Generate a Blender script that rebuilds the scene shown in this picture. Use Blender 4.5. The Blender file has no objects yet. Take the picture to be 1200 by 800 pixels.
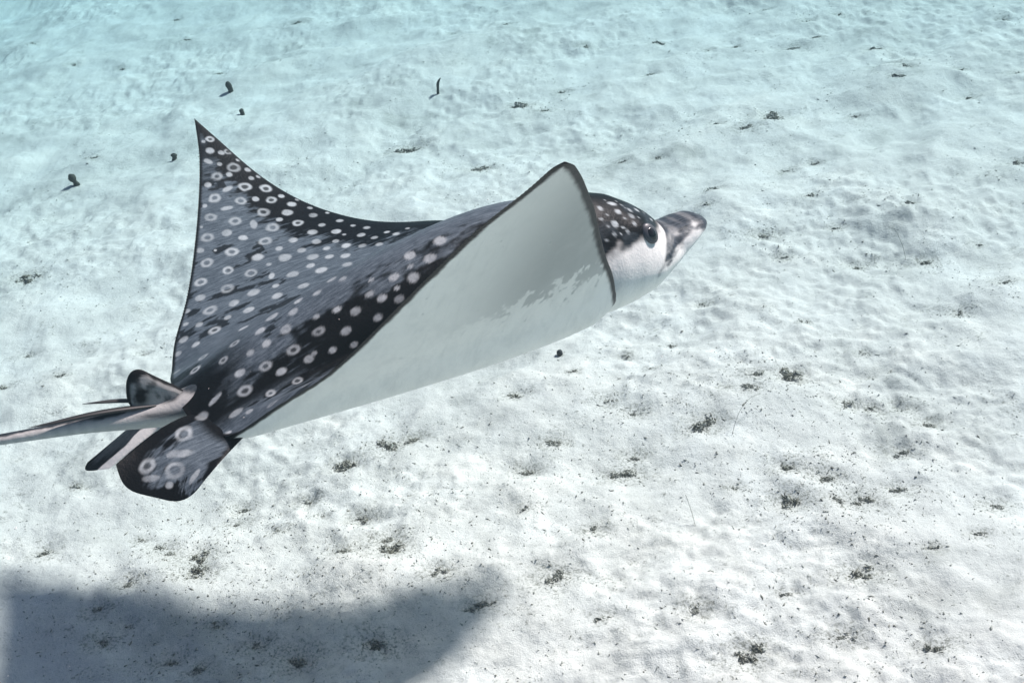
import bpy, math, random
import numpy as np
from mathutils import Vector, Matrix

# ------------------------------------------------------------------ camera, sky, sun, exposure
scene = bpy.context.scene
rad = math.radians
cam_data = bpy.data.cameras.new("camera")
cam = bpy.data.objects.new("camera", cam_data)
scene.collection.objects.link(cam)
cam.location = (0, 0, 1.75)
cam.rotation_euler = (0.95533, 0.11425, -0.08044)
cam_data.sensor_width = 36
cam_data.angle = rad(50)
cam_data.clip_end = 500
scene.camera = cam

SUN_DIR = Vector((0.82, 0.54, 1.0)).normalized()          # towards the sun
SUN_EL = math.asin(SUN_DIR.z)
SUN_AZ = math.atan2(SUN_DIR.x, SUN_DIR.y)
world = bpy.data.worlds.new("World")
scene.world = world
world.use_nodes = True
wn = world.node_tree.nodes
wl = world.node_tree.links
wn.clear()
sky = wn.new("ShaderNodeTexSky")
sky.sky_type = 'NISHITA'
sky.sun_disc = False
sky.sun_elevation = SUN_EL
sky.sun_rotation = SUN_AZ
bg = wn.new("ShaderNodeBackground")
bg.inputs["Strength"].default_value = 0.06
wo = wn.new("ShaderNodeOutputWorld")
wl.new(sky.outputs[0], bg.inputs[0])
wl.new(bg.outputs[0], wo.inputs[0])

sun_data = bpy.data.lights.new("sun", 'SUN')
sun_data.energy = 5.0
sun_data.angle = rad(5.0)
sun_data.color = (1.0, 0.93, 0.88)
sun = bpy.data.objects.new("sun", sun_data)
sun.rotation_euler = SUN_DIR.to_track_quat('Z', 'Y').to_euler()
scene.collection.objects.link(sun)

vs = scene.view_settings
vs.view_transform = 'Standard'
vs.look = 'None'
vs.exposure = 0.74
vs.gamma = 1.0
vs.use_curve_mapping = False
vs.use_white_balance = True                       # the camera was balanced for the water
vs.white_balance_whitepoint = (0.475, 1.0, 1.0)

# ------------------------------------------------------------------ helpers
col = scene.collection
rng = np.random.default_rng(11)

def link(name, mesh, parent=None):
    o = bpy.data.objects.new(name, mesh)
    col.objects.link(o)
    if parent is not None:
        o.parent = parent
    return o

def tag(o, label=None, cat=None, group=None, kind=None):
    if label: o["label"] = label
    if cat: o["category"] = cat
    if group: o["group"] = group
    if kind: o["kind"] = kind
    return o

def make_mesh(name, V, Q, mat=None, smooth=True, attrs=None, tris=None):
    """V (n,3); Q (m,4) quads; tris (k,3)"""
    me = bpy.data.meshes.new(name)
    V = np.asarray(V, np.float32)
    Q = np.zeros((0, 4), np.int32) if Q is None else np.asarray(Q, np.int32)
    T = np.zeros((0, 3), np.int32) if tris is None else np.asarray(tris, np.int32)
    me.vertices.add(len(V))
    me.vertices.foreach_set("co", V.ravel())
    nl = Q.size + T.size
    me.loops.add(nl)
    me.loops.foreach_set("vertex_index", np.r_[Q.ravel(), T.ravel()].astype(np.int32))
    me.polygons.add(len(Q) + len(T))
    st = np.r_[np.arange(len(Q)) * 4, Q.size + np.arange(len(T)) * 3].astype(np.int32)
    me.polygons.foreach_set("loop_start", st)
    me.update(calc_edges=True)
    if smooth:
        me.polygons.foreach_set("use_smooth", np.ones(len(Q) + len(T), bool))
    if attrs:
        for k, a in attrs.items():
            a = np.asarray(a, np.float32)
            at = me.attributes.new(k, 'FLOAT', 'POINT')
            at.data.foreach_set("value", a)
    if mat:
        me.materials.append(mat)
    me.validate()
    return me

def grid_quads(nr, nc, off=0, flip=False, wrap=False):
    i, j = np.meshgrid(np.arange(nr - 1), np.arange(nc if wrap else nc - 1), indexing='ij')
    j2 = (j + 1) % nc
    a = i * nc + j; b = i * nc + j2; c = (i + 1) * nc + j2; d = (i + 1) * nc + j
    q = np.stack([a, b, c, d], -1).reshape(-1, 4) + off
    return q[:, ::-1] if flip else q

def hash2(ix, iy, seed):
    h = (ix.astype(np.int64) * 374761393 + iy.astype(np.int64) * 668265263 + seed * 974634777) & 0x7fffffff
    h = ((h ^ (h >> 13)) * 1274126177) & 0x7fffffff
    return ((h ^ (h >> 16)) & 0xffff) / 65535.0

def vnoise(x, y, seed=0):
    ix = np.floor(x); iy = np.floor(y)
    fx = x - ix; fy = y - iy
    ix = ix.astype(np.int64); iy = iy.astype(np.int64)
    u = fx * fx * fx * (fx * (fx * 6 - 15) + 10); v = fy * fy * fy * (fy * (fy * 6 - 15) + 10)
    a = hash2(ix, iy, seed); b = hash2(ix + 1, iy, seed); c = hash2(ix, iy + 1, seed); d = hash2(ix + 1, iy + 1, seed)
    return a + (b - a) * u + (c - a) * v + (a - b - c + d) * u * v

def fbm(x, y, seed=0, octv=4, gain=0.5):
    s = 0; amp = 1; tot = 0
    for o in range(octv):
        s = s + amp * vnoise(x * 2**o + 17.3 * o, y * 2**o - 9.1 * o, seed + o)
        tot += amp; amp *= gain
    return s / tot

def smooth01(x, a, b):
    t = np.clip((x - a) / (b - a), 0, 1)
    return t * t * (3 - 2 * t)

def cspline(t, P, s):
    """natural cubic spline through (t,P), evaluated at s"""
    t = np.asarray(t, float); P = np.asarray(P, float)
    if P.ndim == 1: P = P[:, None]
    n = len(t); h = np.diff(t)
    A = np.eye(n); B = np.zeros((n, P.shape[1]))
    for i in range(1, n - 1):
        A[i, i-1] = h[i-1]; A[i, i] = 2 * (h[i-1] + h[i]); A[i, i+1] = h[i]
        B[i] = 6 * ((P[i+1] - P[i]) / h[i] - (P[i] - P[i-1]) / h[i-1])
    m = np.linalg.solve(A, B)
    k = np.clip(np.searchsorted(t, s) - 1, 0, n - 2)
    hk = h[k][:, None]; a = (t[k+1] - s)[:, None]; b = (s - t[k])[:, None]
    return (m[k] * a**3 + m[k+1] * b**3) / (6 * hk) + (P[k] / hk - m[k] * hk / 6) * a + (P[k+1] / hk - m[k+1] * hk / 6) * b

class NT:
    def __init__(self, name):
        self.m = bpy.data.materials.new(name); self.m.use_nodes = True
        self.t = self.m.node_tree; self.t.nodes.clear()
        self.out = self.t.nodes.new("ShaderNodeOutputMaterial")
        self.b = self.t.nodes.new("ShaderNodeBsdfPrincipled")
        self.t.links.new(self.b.outputs[0], self.out.inputs[0])
    def n(self, kind, **kw):
        nd = self.t.nodes.new(kind)
        for k, v in kw.items(): setattr(nd, k, v)
        return nd
    def l(self, a, b): self.t.links.new(a, b)
    def attr(self, name):
        return self.n("ShaderNodeAttribute", attribute_name=name).outputs["Fac"]
    def noise(self, scale, detail=4, rough=0.5, vec=None, dist=0.0):
        nd = self.n("ShaderNodeTexNoise")
        nd.inputs["Scale"].default_value = scale; nd.inputs["Detail"].default_value = detail
        nd.inputs["Roughness"].default_value = rough; nd.inputs["Distortion"].default_value = dist
        if vec is not None: self.l(vec, nd.inputs["Vector"])
        return nd.outputs["Fac"]
    def coord(self, kind="Object", scale=None, rot=None):
        c = self.n("ShaderNodeTexCoord").outputs[kind]
        if scale is None: return c
        mp = self.n("ShaderNodeMapping"); mp.inputs["Scale"].default_value = scale
        if rot: mp.inputs["Rotation"].default_value = rot
        self.l(c, mp.inputs["Vector"]); return mp.outputs[0]
    def math(self, op, a, b=None, c=None):
        nd = self.n("ShaderNodeMath", operation=op)
        for i, v in enumerate((a, b, c)):
            if v is None: continue
            if isinstance(v, (int, float)): nd.inputs[i].default_value = v
            else: self.l(v, nd.inputs[i])
        return nd.outputs[0]
    def ramp(self, f, a, b, lo=0.0, hi=1.0):
        nd = self.n("ShaderNodeMapRange", interpolation_type='SMOOTHSTEP')
        nd.inputs["From Min"].default_value = a; nd.inputs["From Max"].default_value = b
        nd.inputs["To Min"].default_value = lo; nd.inputs["To Max"].default_value = hi
        self.l(f, nd.inputs["Value"]); return nd.outputs[0]
    def mix(self, f, a, b):
        nd = self.n("ShaderNodeMix", data_type='RGBA')
        if isinstance(f, (int, float)): nd.inputs[0].default_value = f
        else: self.l(f, nd.inputs[0])
        for i, v in ((6, a), (7, b)):
            if isinstance(v, tuple): nd.inputs[i].default_value = (*v, 1)
            else: self.l(v, nd.inputs[i])
        return nd.outputs[2]
    def bump(self, h, strength, dist):
        nd = self.n("ShaderNodeBump"); nd.inputs["Strength"].default_value = strength
        nd.inputs["Distance"].default_value = dist; self.l(h, nd.inputs["Height"])
        self.l(nd.outputs[0], self.b.inputs["Normal"]); return nd
    def set(self, **kw):
        for k, v in kw.items():
            k = k.replace('_', ' ').title() if k not in ("IOR",) else k
            if k == "Specular": k = "Specular IOR Level"
            s = self.b.inputs[k]
            if isinstance(v, tuple): s.default_value = (*v, 1)
            elif isinstance(v, (int, float)): s.default_value = v
            else: self.l(v, s)
        return self.m

# ------------------------------------------------------------------ algae and pebble spots on the sand (x, y, size class)
TUFTS = [(0.987,4.443,1),(1.472,4.623,1),(1.624,4.65,1),(1.336,4.365,2),(1.451,4.423,1),(1.045,3.693,3),(0.953,3.617,2),(1.605,4.015,2),(1.634,3.913,1),(1.579,3.837,1),(1.638,4.233,2),(1.819,3.843,1),(1.772,3.641,1),(2.19,4.306,1),(1.991,3.743,1),(0.601,3.488,1),(0.481,3.513,1),(1.098,3.301,1),(1.004,3.278,1),(0.811,2.886,2),(1.211,2.626,2),(1.028,2.671,2),(1.386,2.676,1),(1.358,2.446,2),(1.199,2.35,2),(0.725,3.175,1),(0.676,3.082,1),(0.862,3.694,1),(0.169,4.16,2),(0.253,4.078,1),(0.728,4.285,1),(0.343,4.26,1),(0.499,4.681,1),(0.81,4.62,1),(1.108,4.457,1),(1.341,4.82,1),(1.691,3.091,2),(1.345,3.627,1),(1.012,3.07,1),(1.258,2.881,1),(1.029,2.866,1),(0.835,2.739,1),(0.549,2.546,1),(0.781,2.389,1),(-0.838,5.489,2),(-1.677,5.212,1),(-1.827,4.644,1),(-1.565,4.171,1),(-0.299,3.915,3),(-0.033,3.649,2),(0.174,5.054,1),(0.133,4.147,1),(-1.398,5.48,1),(-1.181,5.012,1),(-1.92,5.293,1),(-0.075,5.109,1),(-2.24,5.717,1),(-1.518,5.855,1),(-0.444,2.088,3),(-0.54,1.978,2),(-0.709,2.01,2),(-0.714,1.951,2),(-0.782,1.828,3),(-0.779,1.77,3),(-0.88,1.891,2),(-0.855,1.861,2),(-0.915,1.765,2),(-0.34,1.786,3),(-0.328,1.729,3),(-0.436,1.765,2),(-0.398,1.888,2),(-0.595,1.882,1),(-0.345,2.122,3),(-0.278,2.134,2),(-0.937,1.932,1),(-0.497,1.911,1),(-0.944,1.6,2),(-0.899,1.643,1),(-0.61,1.53,2),(-0.517,1.475,3),(-0.361,1.491,3),(-0.787,1.533,2),(-0.718,1.489,2),(-0.975,1.692,2),(-0.226,1.647,2),(-0.139,1.548,2),(-1.156,1.911,2),(-0.7,1.607,1),(0.067,2.027,2),(-0.01,1.95,2),(0.214,1.891,3),(0.246,1.951,2),(0.566,1.734,3),(0.708,1.705,3),(0.653,1.708,2),(0.018,1.594,3),(0.116,1.713,2),(0.66,1.79,2),(0.633,1.501,3),(0.371,1.349,3),(0.473,1.475,1),(0.794,1.532,1),(0.287,1.46,2),(0.448,1.797,1),(0.578,1.842,1),(0.796,1.728,2),(0.989,1.659,2),(0.716,1.303,2),(0.554,1.352,2),(0.852,1.852,2),(-0.023,1.805,1),(0.103,1.471,1),(0.903,1.567,1),(0.215,2.148,2),(0.277,2.096,2),(0.428,2.007,3),(-0.002,1.948,2),(-0.011,2.231,2),(0.144,2.279,1),(0.35,2.257,1),(0.296,2.339,1),(0.419,2.38,1),(0.674,2.163,3),(0.595,2.167,2),(0.571,2.109,2),(0.913,2.014,3),(0.784,2.047,2),(0.841,2.03,1),(0.586,1.834,2),(0.651,1.792,2),(0.858,1.851,1),(0.946,1.941,2),(0.891,2.234,1),(0.513,2.126,1),(-1.58,3.253,3),(-1.449,2.597,2),(-1.275,2.589,1),(-1.136,2.137,1),(-1.064,2.677,1),(-1.437,2.78,1)]
STUBS = [(-1.078, 4.714), (-1.0, 4.458), (-1.232, 4.111), (-1.591, 3.98)]
STICK = (-0.162, 4.38)
PEBBLE = (0.123, 2.400)

# ------------------------------------------------------------------ sand
def sand_height(x, y):
    fade = np.exp(-np.clip(y - 7, 0, None) / 6) * np.exp(-np.clip(abs(x) - 4, 0, None) / 6)
    # rotate so that the low swells run diagonally
    a = rad(28); u = x * math.cos(a) + y * math.sin(a); v = -x * math.sin(a) + y * math.cos(a)
    z = 0.080 * (fbm(u * 0.9, v * 1.9, 3, 3) - 0.5)
    z += 0.062 * (fbm(u * 2.8, v * 4.2, 21, 3, 0.5) - 0.5)
    bil = 1 - np.abs(2 * fbm(u * 5.5, v * 8.0, 55, 2) - 1)
    z += 0.014 * (bil - 0.7)
    z += 0.013 * (fbm(x * 11, y * 13, 31, 3, 0.55) - 0.5)
    rough = smooth01(fbm(x * 2.1, y * 2.1, 77, 2), 0.38, 0.66)
    z += 0.019 * rough * (fbm(x * 30, y * 34, 41, 3, 0.6) - 0.5)
    z += 0.004 * (fbm(x * 70, y * 70, 61, 2, 0.6) - 0.5)
    return z * fade

def sand_pits(x, y, z):
    shp = x.shape
    for k, (tx, ty, s) in enumerate(TUFTS):
        R = (0.028, 0.045, 0.062, 0.075)[s - 1]
        m = (abs(x - tx) < 4 * R) & (abs(y - ty) < 5 * R)
        if not m.any(): continue
        dx = x[m] - tx; dy = y[m] - ty
        # a small scooped pit under the weed, and the mound of cast sand in front of it
        z[m] += -0.14 * R * np.exp(-(dx**2 + (dy * 1.25)**2) / (R * 0.8)**2)
        z[m] += 0.20 * R * np.exp(-((dx + 0.6 * R)**2 * 0.8 + (dy + 1.35 * R)**2) / (R * 1.0)**2)
        z[m] += 0.05 * R * np.exp(-((dx - 1.1 * R)**2 + (dy - 1.0 * R)**2) / (R * 0.9)**2)
    return z

def sand_z(x, y):
    X = np.array([[float(x)]]); Y = np.array([[float(y)]])
    return float(sand_pits(X, Y, sand_height(X, Y))[0, 0])

def build_sand(mat):
    xd = np.arange(-3.4, 3.4001, 0.0075)
    far = 3.4 + np.cumsum(0.02 * 1.16 ** np.arange(44)); far = far[far < 60]
    xs = np.r_[-far[::-1], xd, far]
    yd = [0.8]
    while yd[-1] < 6.4: yd.append(yd[-1] + 0.0034 * yd[-1])
    yd = np.array(yd)
    farp = yd[-1] + np.cumsum(0.03 * 1.14 ** np.arange(46)); farp = farp[farp < 70]
    farm = 0.8 - np.cumsum(0.01 * 1.2 ** np.arange(36)); farm = farm[farm > -40]
    ys = np.r_[farm[::-1], yd, farp]
    X, Y = np.meshgrid(xs, ys)
    Z = sand_pits(X, Y, sand_height(X, Y))
    S = np.zeros_like(Z)
    for k, (tx, ty, s) in enumerate(TUFTS):          # weed film grown into the sand round each tuft
        R = (0.030, 0.046, 0.066)[s - 1] * (1 + .5 * min(1, max(0, (ty - 2.3) / 1.4)))
        i0, i1 = np.searchsorted(ys, (ty - 3 * R, ty + 3 * R)); j0, j1 = np.searchsorted(xs, (tx - 4 * R, tx + 4 * R))
        sl = np.s_[i0:i1, j0:j1]
        S[sl] = np.maximum(S[sl], np.exp(-((X[sl] - tx) / (1.5 * R)) ** 2 - ((Y[sl] - ty) / (0.95 * R)) ** 2))
    V = np.stack([X, Y, Z], -1).reshape(-1, 3)
    me = make_mesh("sand", V, grid_quads(len(ys), len(xs)), mat, attrs={"stain": S.ravel()})
    o = link("sand", me)
    return tag(o, "pale rippled coral sand of the sea floor", "sand", kind="structure")

def mat_sand():
    t = NT("sand")
    co = t.coord("Object")
    big = t.noise(1.6, 4, 0.55, co)
    mid = t.noise(9, 5, 0.6, co)
    fine = t.noise(70, 5, 0.7, co)
    grain = t.noise(420, 2, 0.6, co)
    c = t.mix(t.ramp(mid, 0.35, 0.7), (0.75, 0.685, 0.635), (0.86, 0.795, 0.745))
    c = t.mix(t.ramp(t.noise(3.4, 4, 0.6, co), 0.5, 0.7), c, (0.88, 0.785, 0.72))
    film = t.math('MULTIPLY', t.ramp(big, 0.44, 0.68), t.ramp(mid, 0.40, 0.66))
    c = t.mix(t.math('MULTIPLY', film, 0.75), c, (0.47, 0.44, 0.40))
    sp = t.math('MULTIPLY', t.ramp(fine, 0.60, 0.70), t.ramp(mid, 0.40, 0.58))
    c = t.mix(t.math('MULTIPLY', sp, 0.8), c, (0.25, 0.235, 0.20))
    rag = t.math('ADD', t.math('MULTIPLY', t.noise(48, 6, 0.75, co), 1.5), -0.75)
    stain = t.ramp(t.math('ADD', t.attr("stain"), rag), 0.42, 0.85)
    fleck = t.ramp(t.noise(170, 3, 0.65, co), 0.50, 0.60)
    c = t.mix(t.math('MULTIPLY', stain, 0.16), c, (0.40, 0.38, 0.34))
    c = t.mix(t.math('MULTIPLY', t.math('MULTIPLY', stain, fleck), 0.70), c, t.mix(fine, (0.16, 0.145, 0.115), (0.34, 0.315, 0.27)))
    patch = t.math('MULTIPLY', t.ramp(t.noise(5.5, 5, 0.6, t.coord("Object", (1, 1.7, 1), (0, 0, -0.5))), 0.50, 0.64), t.math('MULTIPLY', t.ramp(t.noise(38, 4, 0.7, co), 0.46, 0.60), fleck))
    c = t.mix(t.math('MULTIPLY', patch, 0.75), c, (0.27, 0.245, 0.205))
    gr = t.math('MULTIPLY', t.ramp(grain, 0.62, 0.72), 0.5)
    c = t.mix(gr, c, (0.34, 0.31, 0.27))
    h = t.math('ADD', t.math('MULTIPLY', fine, 1.0), t.math('MULTIPLY', grain, 0.35))
    t.bump(h, 0.55, 0.008)
    return t.set(base_color=c, roughness=0.95, specular=0.15)

build_sand(mat_sand())

# ------------------------------------------------------------------ the ray: control curves in its own frame (x ahead, y to its left, z up; metres)
#RAY-BEGIN
R_LE = [(.728,-.143,-.023),(.691,-.208,.048),(.647,-.273,.117),(.604,-.339,.183),(.562,-.408,.246),(.520,-.478,.306),(0.4747,-0.5490,0.3596),(0.4289,-0.6199,0.4119),(0.3783,-0.6950,0.4616)]
R_TE = [(-.004,-.119,-.011),(.068,-.197,.046),(.132,-.280,.107),(.187,-.355,.175),(.234,-.423,.243),(.275,-.491,.307),(.311,-.557,.366),(.343,-.625,.417),(0.3636,-0.6876,0.4635)]
L_LE = [(.735,.135,.005),(.640,.262,.040),(.560,.335,.050),(.490,.392,.059),(.432,.466,.076),(.378,.542,.108),(.328,.629,.160),(.290,.718,.222),(.259,.790,.274)]
L_TE = [(-.020,.132,.006),(.009,.222,.023),(.049,.301,.044),(.089,.381,.070),(.127,.462,.102),(.164,.543,.138),(.200,.624,.179),(.233,.705,.225),(.259,.789,.274)]

def wing_mid(sig, v):
    """mid surface of the whole disc: sig -1 (right tip) .. 1 (left tip), v 0 (trailing) .. 1 (leading)"""
    kn = np.r_[-np.linspace(1, 0.15, 9), 0, np.linspace(0.15, 1, 9)]
    LE = np.array(R_LE[::-1] + [(.80, 0, -.015)] + L_LE)
    TE = np.array(R_TE[::-1] + [(-.035, 0, .004)] + L_TE)
    le = cspline(kn, LE, sig); te = cspline(kn, TE, sig)
    return le, te

def disc_surface(NS, NV):
    q = np.linspace(-1, 1, NS)
    sig = np.sign(q) * (1 - (1 - np.abs(q)) ** 1.15)
    w = np.linspace(0, 1, NV)
    v = 0.5 - 0.5 * np.cos(np.pi * w); v = 0.55 * v + 0.45 * w
    le, te = wing_mid(sig, v)
    # the near wing's tip is rounded off
    q_ = np.clip((1 + sig) / 0.03, 0, 1); shr = np.where(sig < -0.5, np.sqrt(np.clip(1 - (1 - q_) ** 2, 0, 1)), 1.0)[:, None]
    cm = (le + te) / 2; tipdir = cm[0] - cm[6]; tipdir = tipdir / np.linalg.norm(tipdir)
    le = cm + (le - cm) * shr; te = cm + (te - cm) * shr
    # fine scallops along the trailing edge
    arc = np.r_[0, np.cumsum(np.linalg.norm(np.diff(te, axis=0), axis=1))]
    d = le - te; L = np.linalg.norm(d, axis=1, keepdims=True); d = d / np.maximum(L, 1e-6)
    amp = 0.0022 * smooth01(np.abs(sig), 0.2, 0.4) * smooth01(L[:, 0], 0.01, 0.08)
    te = te + d * (amp * np.abs(np.sin(arc * np.pi / 0.0085)))[:, None]
    Mid = te[:, None, :] + (le - te)[:, None, :] * v[None, :, None]
    # gentle camber of the chord
    ab = np.abs(sig)[:, None]
    du = np.gradient(Mid, axis=0); dv = np.gradient(Mid, axis=1)
    N = np.cross(dv, du); N /= np.maximum(np.linalg.norm(N, axis=2, keepdims=True), 1e-9)
    N *= np.sign(N[..., 2:3].mean())
    # end normals at the tips are ill defined: copy from a little inboard
    k = max(2, NS // 60)
    N[:k] = N[k]; N[-k:] = N[-k - 1]
    yy = np.sqrt(Mid[..., 1] ** 2 + Mid[..., 2] ** 2 * 0.6)
    vv = v[None, :]
    xs = np.clip((Mid[..., 0] + .035) / .835, 0, 1)
    bt = np.interp(xs, [0, .04, .15, .30, .45, .60, .72, .82, .90, .97, 1], [.018, .030, .058, .094, .126, .148, .156, .150, .130, .09, .0])
    bb = np.interp(xs, [0, .04, .15, .30, .45, .60, .75, .86, .92, .97, 1], [.012, .011, .011, .016, .023, .030, .034, .032, .022, .010, .0])
    ker = np.hanning(NV // 12 * 2 + 1); ker /= ker.sum()
    def sm(a):
        p = len(ker) // 2
        return np.stack([np.convolve(np.pad(r, p, mode='edge'), ker, 'valid') for r in a])
    bt = sm(bt) * np.exp(-(yy / 0.150) ** 2.0); bb = sm(bb) * np.exp(-(yy / 0.215) ** 2.6)
    edge = np.minimum(1, smooth01(vv, 0.0, 0.10)) * np.sqrt(np.clip((1 - vv) / 0.10, 0, 1)).clip(0, 1)
    edge = np.where(np.abs(sig)[:, None] < 0.02, edge, edge)
    tedge = 1 - (1 - smooth01(vv, 0.0, 0.08)) * smooth01(ab, 0.10, 0.2)
    prof = (vv ** 0.75) * np.sqrt(np.clip(1 - vv, 0, 1)) * 1.9
    wt = (0.026 * (1 - ab) ** 1.1 + 0.0015) * prof
    lead = np.sqrt(np.clip((1 - vv) / 0.08, 0, 1)).clip(0, 1)
    top = Mid + N * (wt + bt * lead * tedge)[..., None]
    bot = Mid - N * (wt * 0.8 + bb * lead * tedge)[..., None]
    return sig, v, top, bot, Mid, yy

HX = [.45, .58, .68, .77, .82, .865, .895, .912, .925, .945, .975, 1.005, 1.022, 1.030]
HT = [.145,.152,.148,.131,.111,.080, .054, .034, .020, .016, .017, .015, .006,-.006]
HB = [-.05,-.080,-.101,-.112,-.114,-.108,-.091,-.080,-.071,-.058,-.039,-.020,-.010,-.007]
HW = [.09,.105,.118,.118,.112,.100, .086, .077, .070, .064, .058, .047, .028, .003]
HE = [2.0,2.0,2.0,2.0,2.0,2.0,2.05,2.1,2.2,2.2,2.2,2.2,2.1,2.0]
def head_surface(NX, NA):
    q = np.linspace(0, 1, NX); x = HX[0] + (HX[-1] - HX[0]) * (1 - (1 - q) ** 1.6)
    f = lambda a: np.interp(x, HX, a)
    ker = np.hanning(13); ker /= ker.sum()
    g = lambda a: np.r_[f(a)[:6], np.convolve(f(a), ker, 'valid'), f(a)[-6:]]
    zt, zb, w, e = g(HT), g(HB), g(HW), f(HE)
    a = np.linspace(0, 2 * np.pi, NA, endpoint=False)[None, :]
    c, s = np.cos(a), np.sin(a)
    ex = (2 / e)[:, None]
    cy = np.sign(c) * np.abs(c) ** ex; cz = np.sign(s) * np.abs(s) ** ex
    # widest a little above the middle; cheeks narrow towards the chin
    zc = ((zt * 0.42 + zb * 0.58))[:, None]
    z = zc + np.where(cz > 0, (zt[:, None] - zc) * cz, (zc - zb[:, None]) * cz)
    nar = 1 - 0.34 * np.clip(-cz, 0, 1) ** 1.8 * smooth01(x, .70, .86)[:, None] - 0.10 * np.clip(cz, 0, 1) ** 1.8
    y = w[:, None] * cy * nar
    P = np.stack([np.broadcast_to(x[:, None], y.shape), y, z], -1).copy()
    # brow over each eye
    for sg in (-1, 1):
        E = np.array([.848, sg * .084, .066])
        d2 = ((P - E) ** 2 * np.array([1, .6, 1.3])).sum(-1)
        P[..., 1] += sg * 0.010 * np.exp(-d2 / .028 ** 2)
        P[..., 2] += 0.004 * np.exp(-d2 / .028 ** 2)
    # groove between bill and head
    gr = np.exp(-((P[..., 0] - .918 + 0.35 * (P[..., 2] - .03)) / .011) ** 2) * smooth01(P[..., 2], -.06, .02)
    P[..., 1] *= 1 - 0.07 * gr
    P[..., 2] -= 0.004 * gr * (P[..., 2] > .02)
    return P

TAILC = [(.10,0,-.022,.050),(.018,0,.002,.035),(-.017,0,.006,.030),(-.053,0,.009,.0235),(-.118,0,.022,.0165),(-.180,0,.038,.0125),(-.242,0,.052,.0098),(-.302,.002,.065,.0082),(-.42,.006,.090,.0068),(-.62,.02,.12,.0055),(-.9,.06,.15,.0042),(-1.25,.09,.15,.0028),(-1.55,.07,.13,.0014)]
def tube(C, NL, NA, sy=1.0, sz=1.0):
    C = np.array(C, float); s = np.r_[0, np.cumsum(np.linalg.norm(np.diff(C[:, :3], axis=0), axis=1))]
    t = np.linspace(0, s[-1], NL); P = cspline(s, C, t)
    T = np.gradient(P[:, :3], axis=0); T /= np.linalg.norm(T, axis=1, keepdims=True)
    S = np.cross(T, [0, 0, 1]); S /= np.linalg.norm(S, axis=1, keepdims=True); U = np.cross(S, T)
    a = np.linspace(0, 2 * np.pi, NA, endpoint=False)
    return P[:, None, :3] + P[:, None, 3:4] * (np.cos(a)[None, :, None] * S[:, None] * sy + np.sin(a)[None, :, None] * U[:, None] * sz)

PN_ROOT = [(.030,-.040,.000),(.050,-.080,-.006),(.055,-.100,-.010),(.050,-.118,-.012)]
PN_MID = [(-.060,-.050,.014),(-.050,-.092,.002),(-.035,-.130,-.012),(-.005,-.158,-.018)]
PN_TIP = [(-.160,-.100,.006),(-.1575,-.132,-.0222),(-.128,-.1644,-.0357),(-.1011,-.1869,-.044),(-.0751,-.1955,-.0391),(-.050,-.193,-.0238)]
PF_ROOT = [(.035,.030,-.010),(.035,.080,.000),(.030,.130,.000)]
PF_MID = [(-.055,.022,-.020),(-.065,.065,-.022),(-.055,.105,-.020)]
PF_TIP = [(-.172,.038,-.070),(-.190,.060,-.076),(-.207,.083,-.080),(-.200,.092,-.072)]
def fin_surface(A, B, C, NA_, NB_, thick):
    tt = np.linspace(0, 1, NB_)
    e = [cspline(np.linspace(0, 1, len(P)), np.array(P, float), tt) for P in (A, B, C)]
    r = np.linspace(0, 1, NA_)
    P = np.stack([cspline([0, .5, 1], np.stack([e[0][j], e[1][j], e[2][j]]), r) for j in range(NB_)], 1)
    du = np.gradient(P, axis=0); dv = np.gradient(P, axis=1); N = np.cross(du, dv)
    N /= np.maximum(np.linalg.norm(N, axis=2, keepdims=True), 1e-9); N *= np.sign(N[..., 2].mean())
    h = thick * np.minimum(1, np.sqrt(np.clip(tt * (1 - tt) * 5, 0, 1)))[None, :] * (1 - r ** 2 * 0.85)[:, None]
    h = h * np.sqrt(np.clip((1 - r) * 12, 0, 1))[:, None]
    return P + N * h[..., None], P - N * h[..., None], r, tt

DORSAL = [(-.012,.022),(-.030,.048),(-.058,.080),(-.072,.096),(-.086,.099),(-.098,.088),(-.105,.070),(-.108,.048),(-.100,.034)]
#RAY-END

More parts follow.
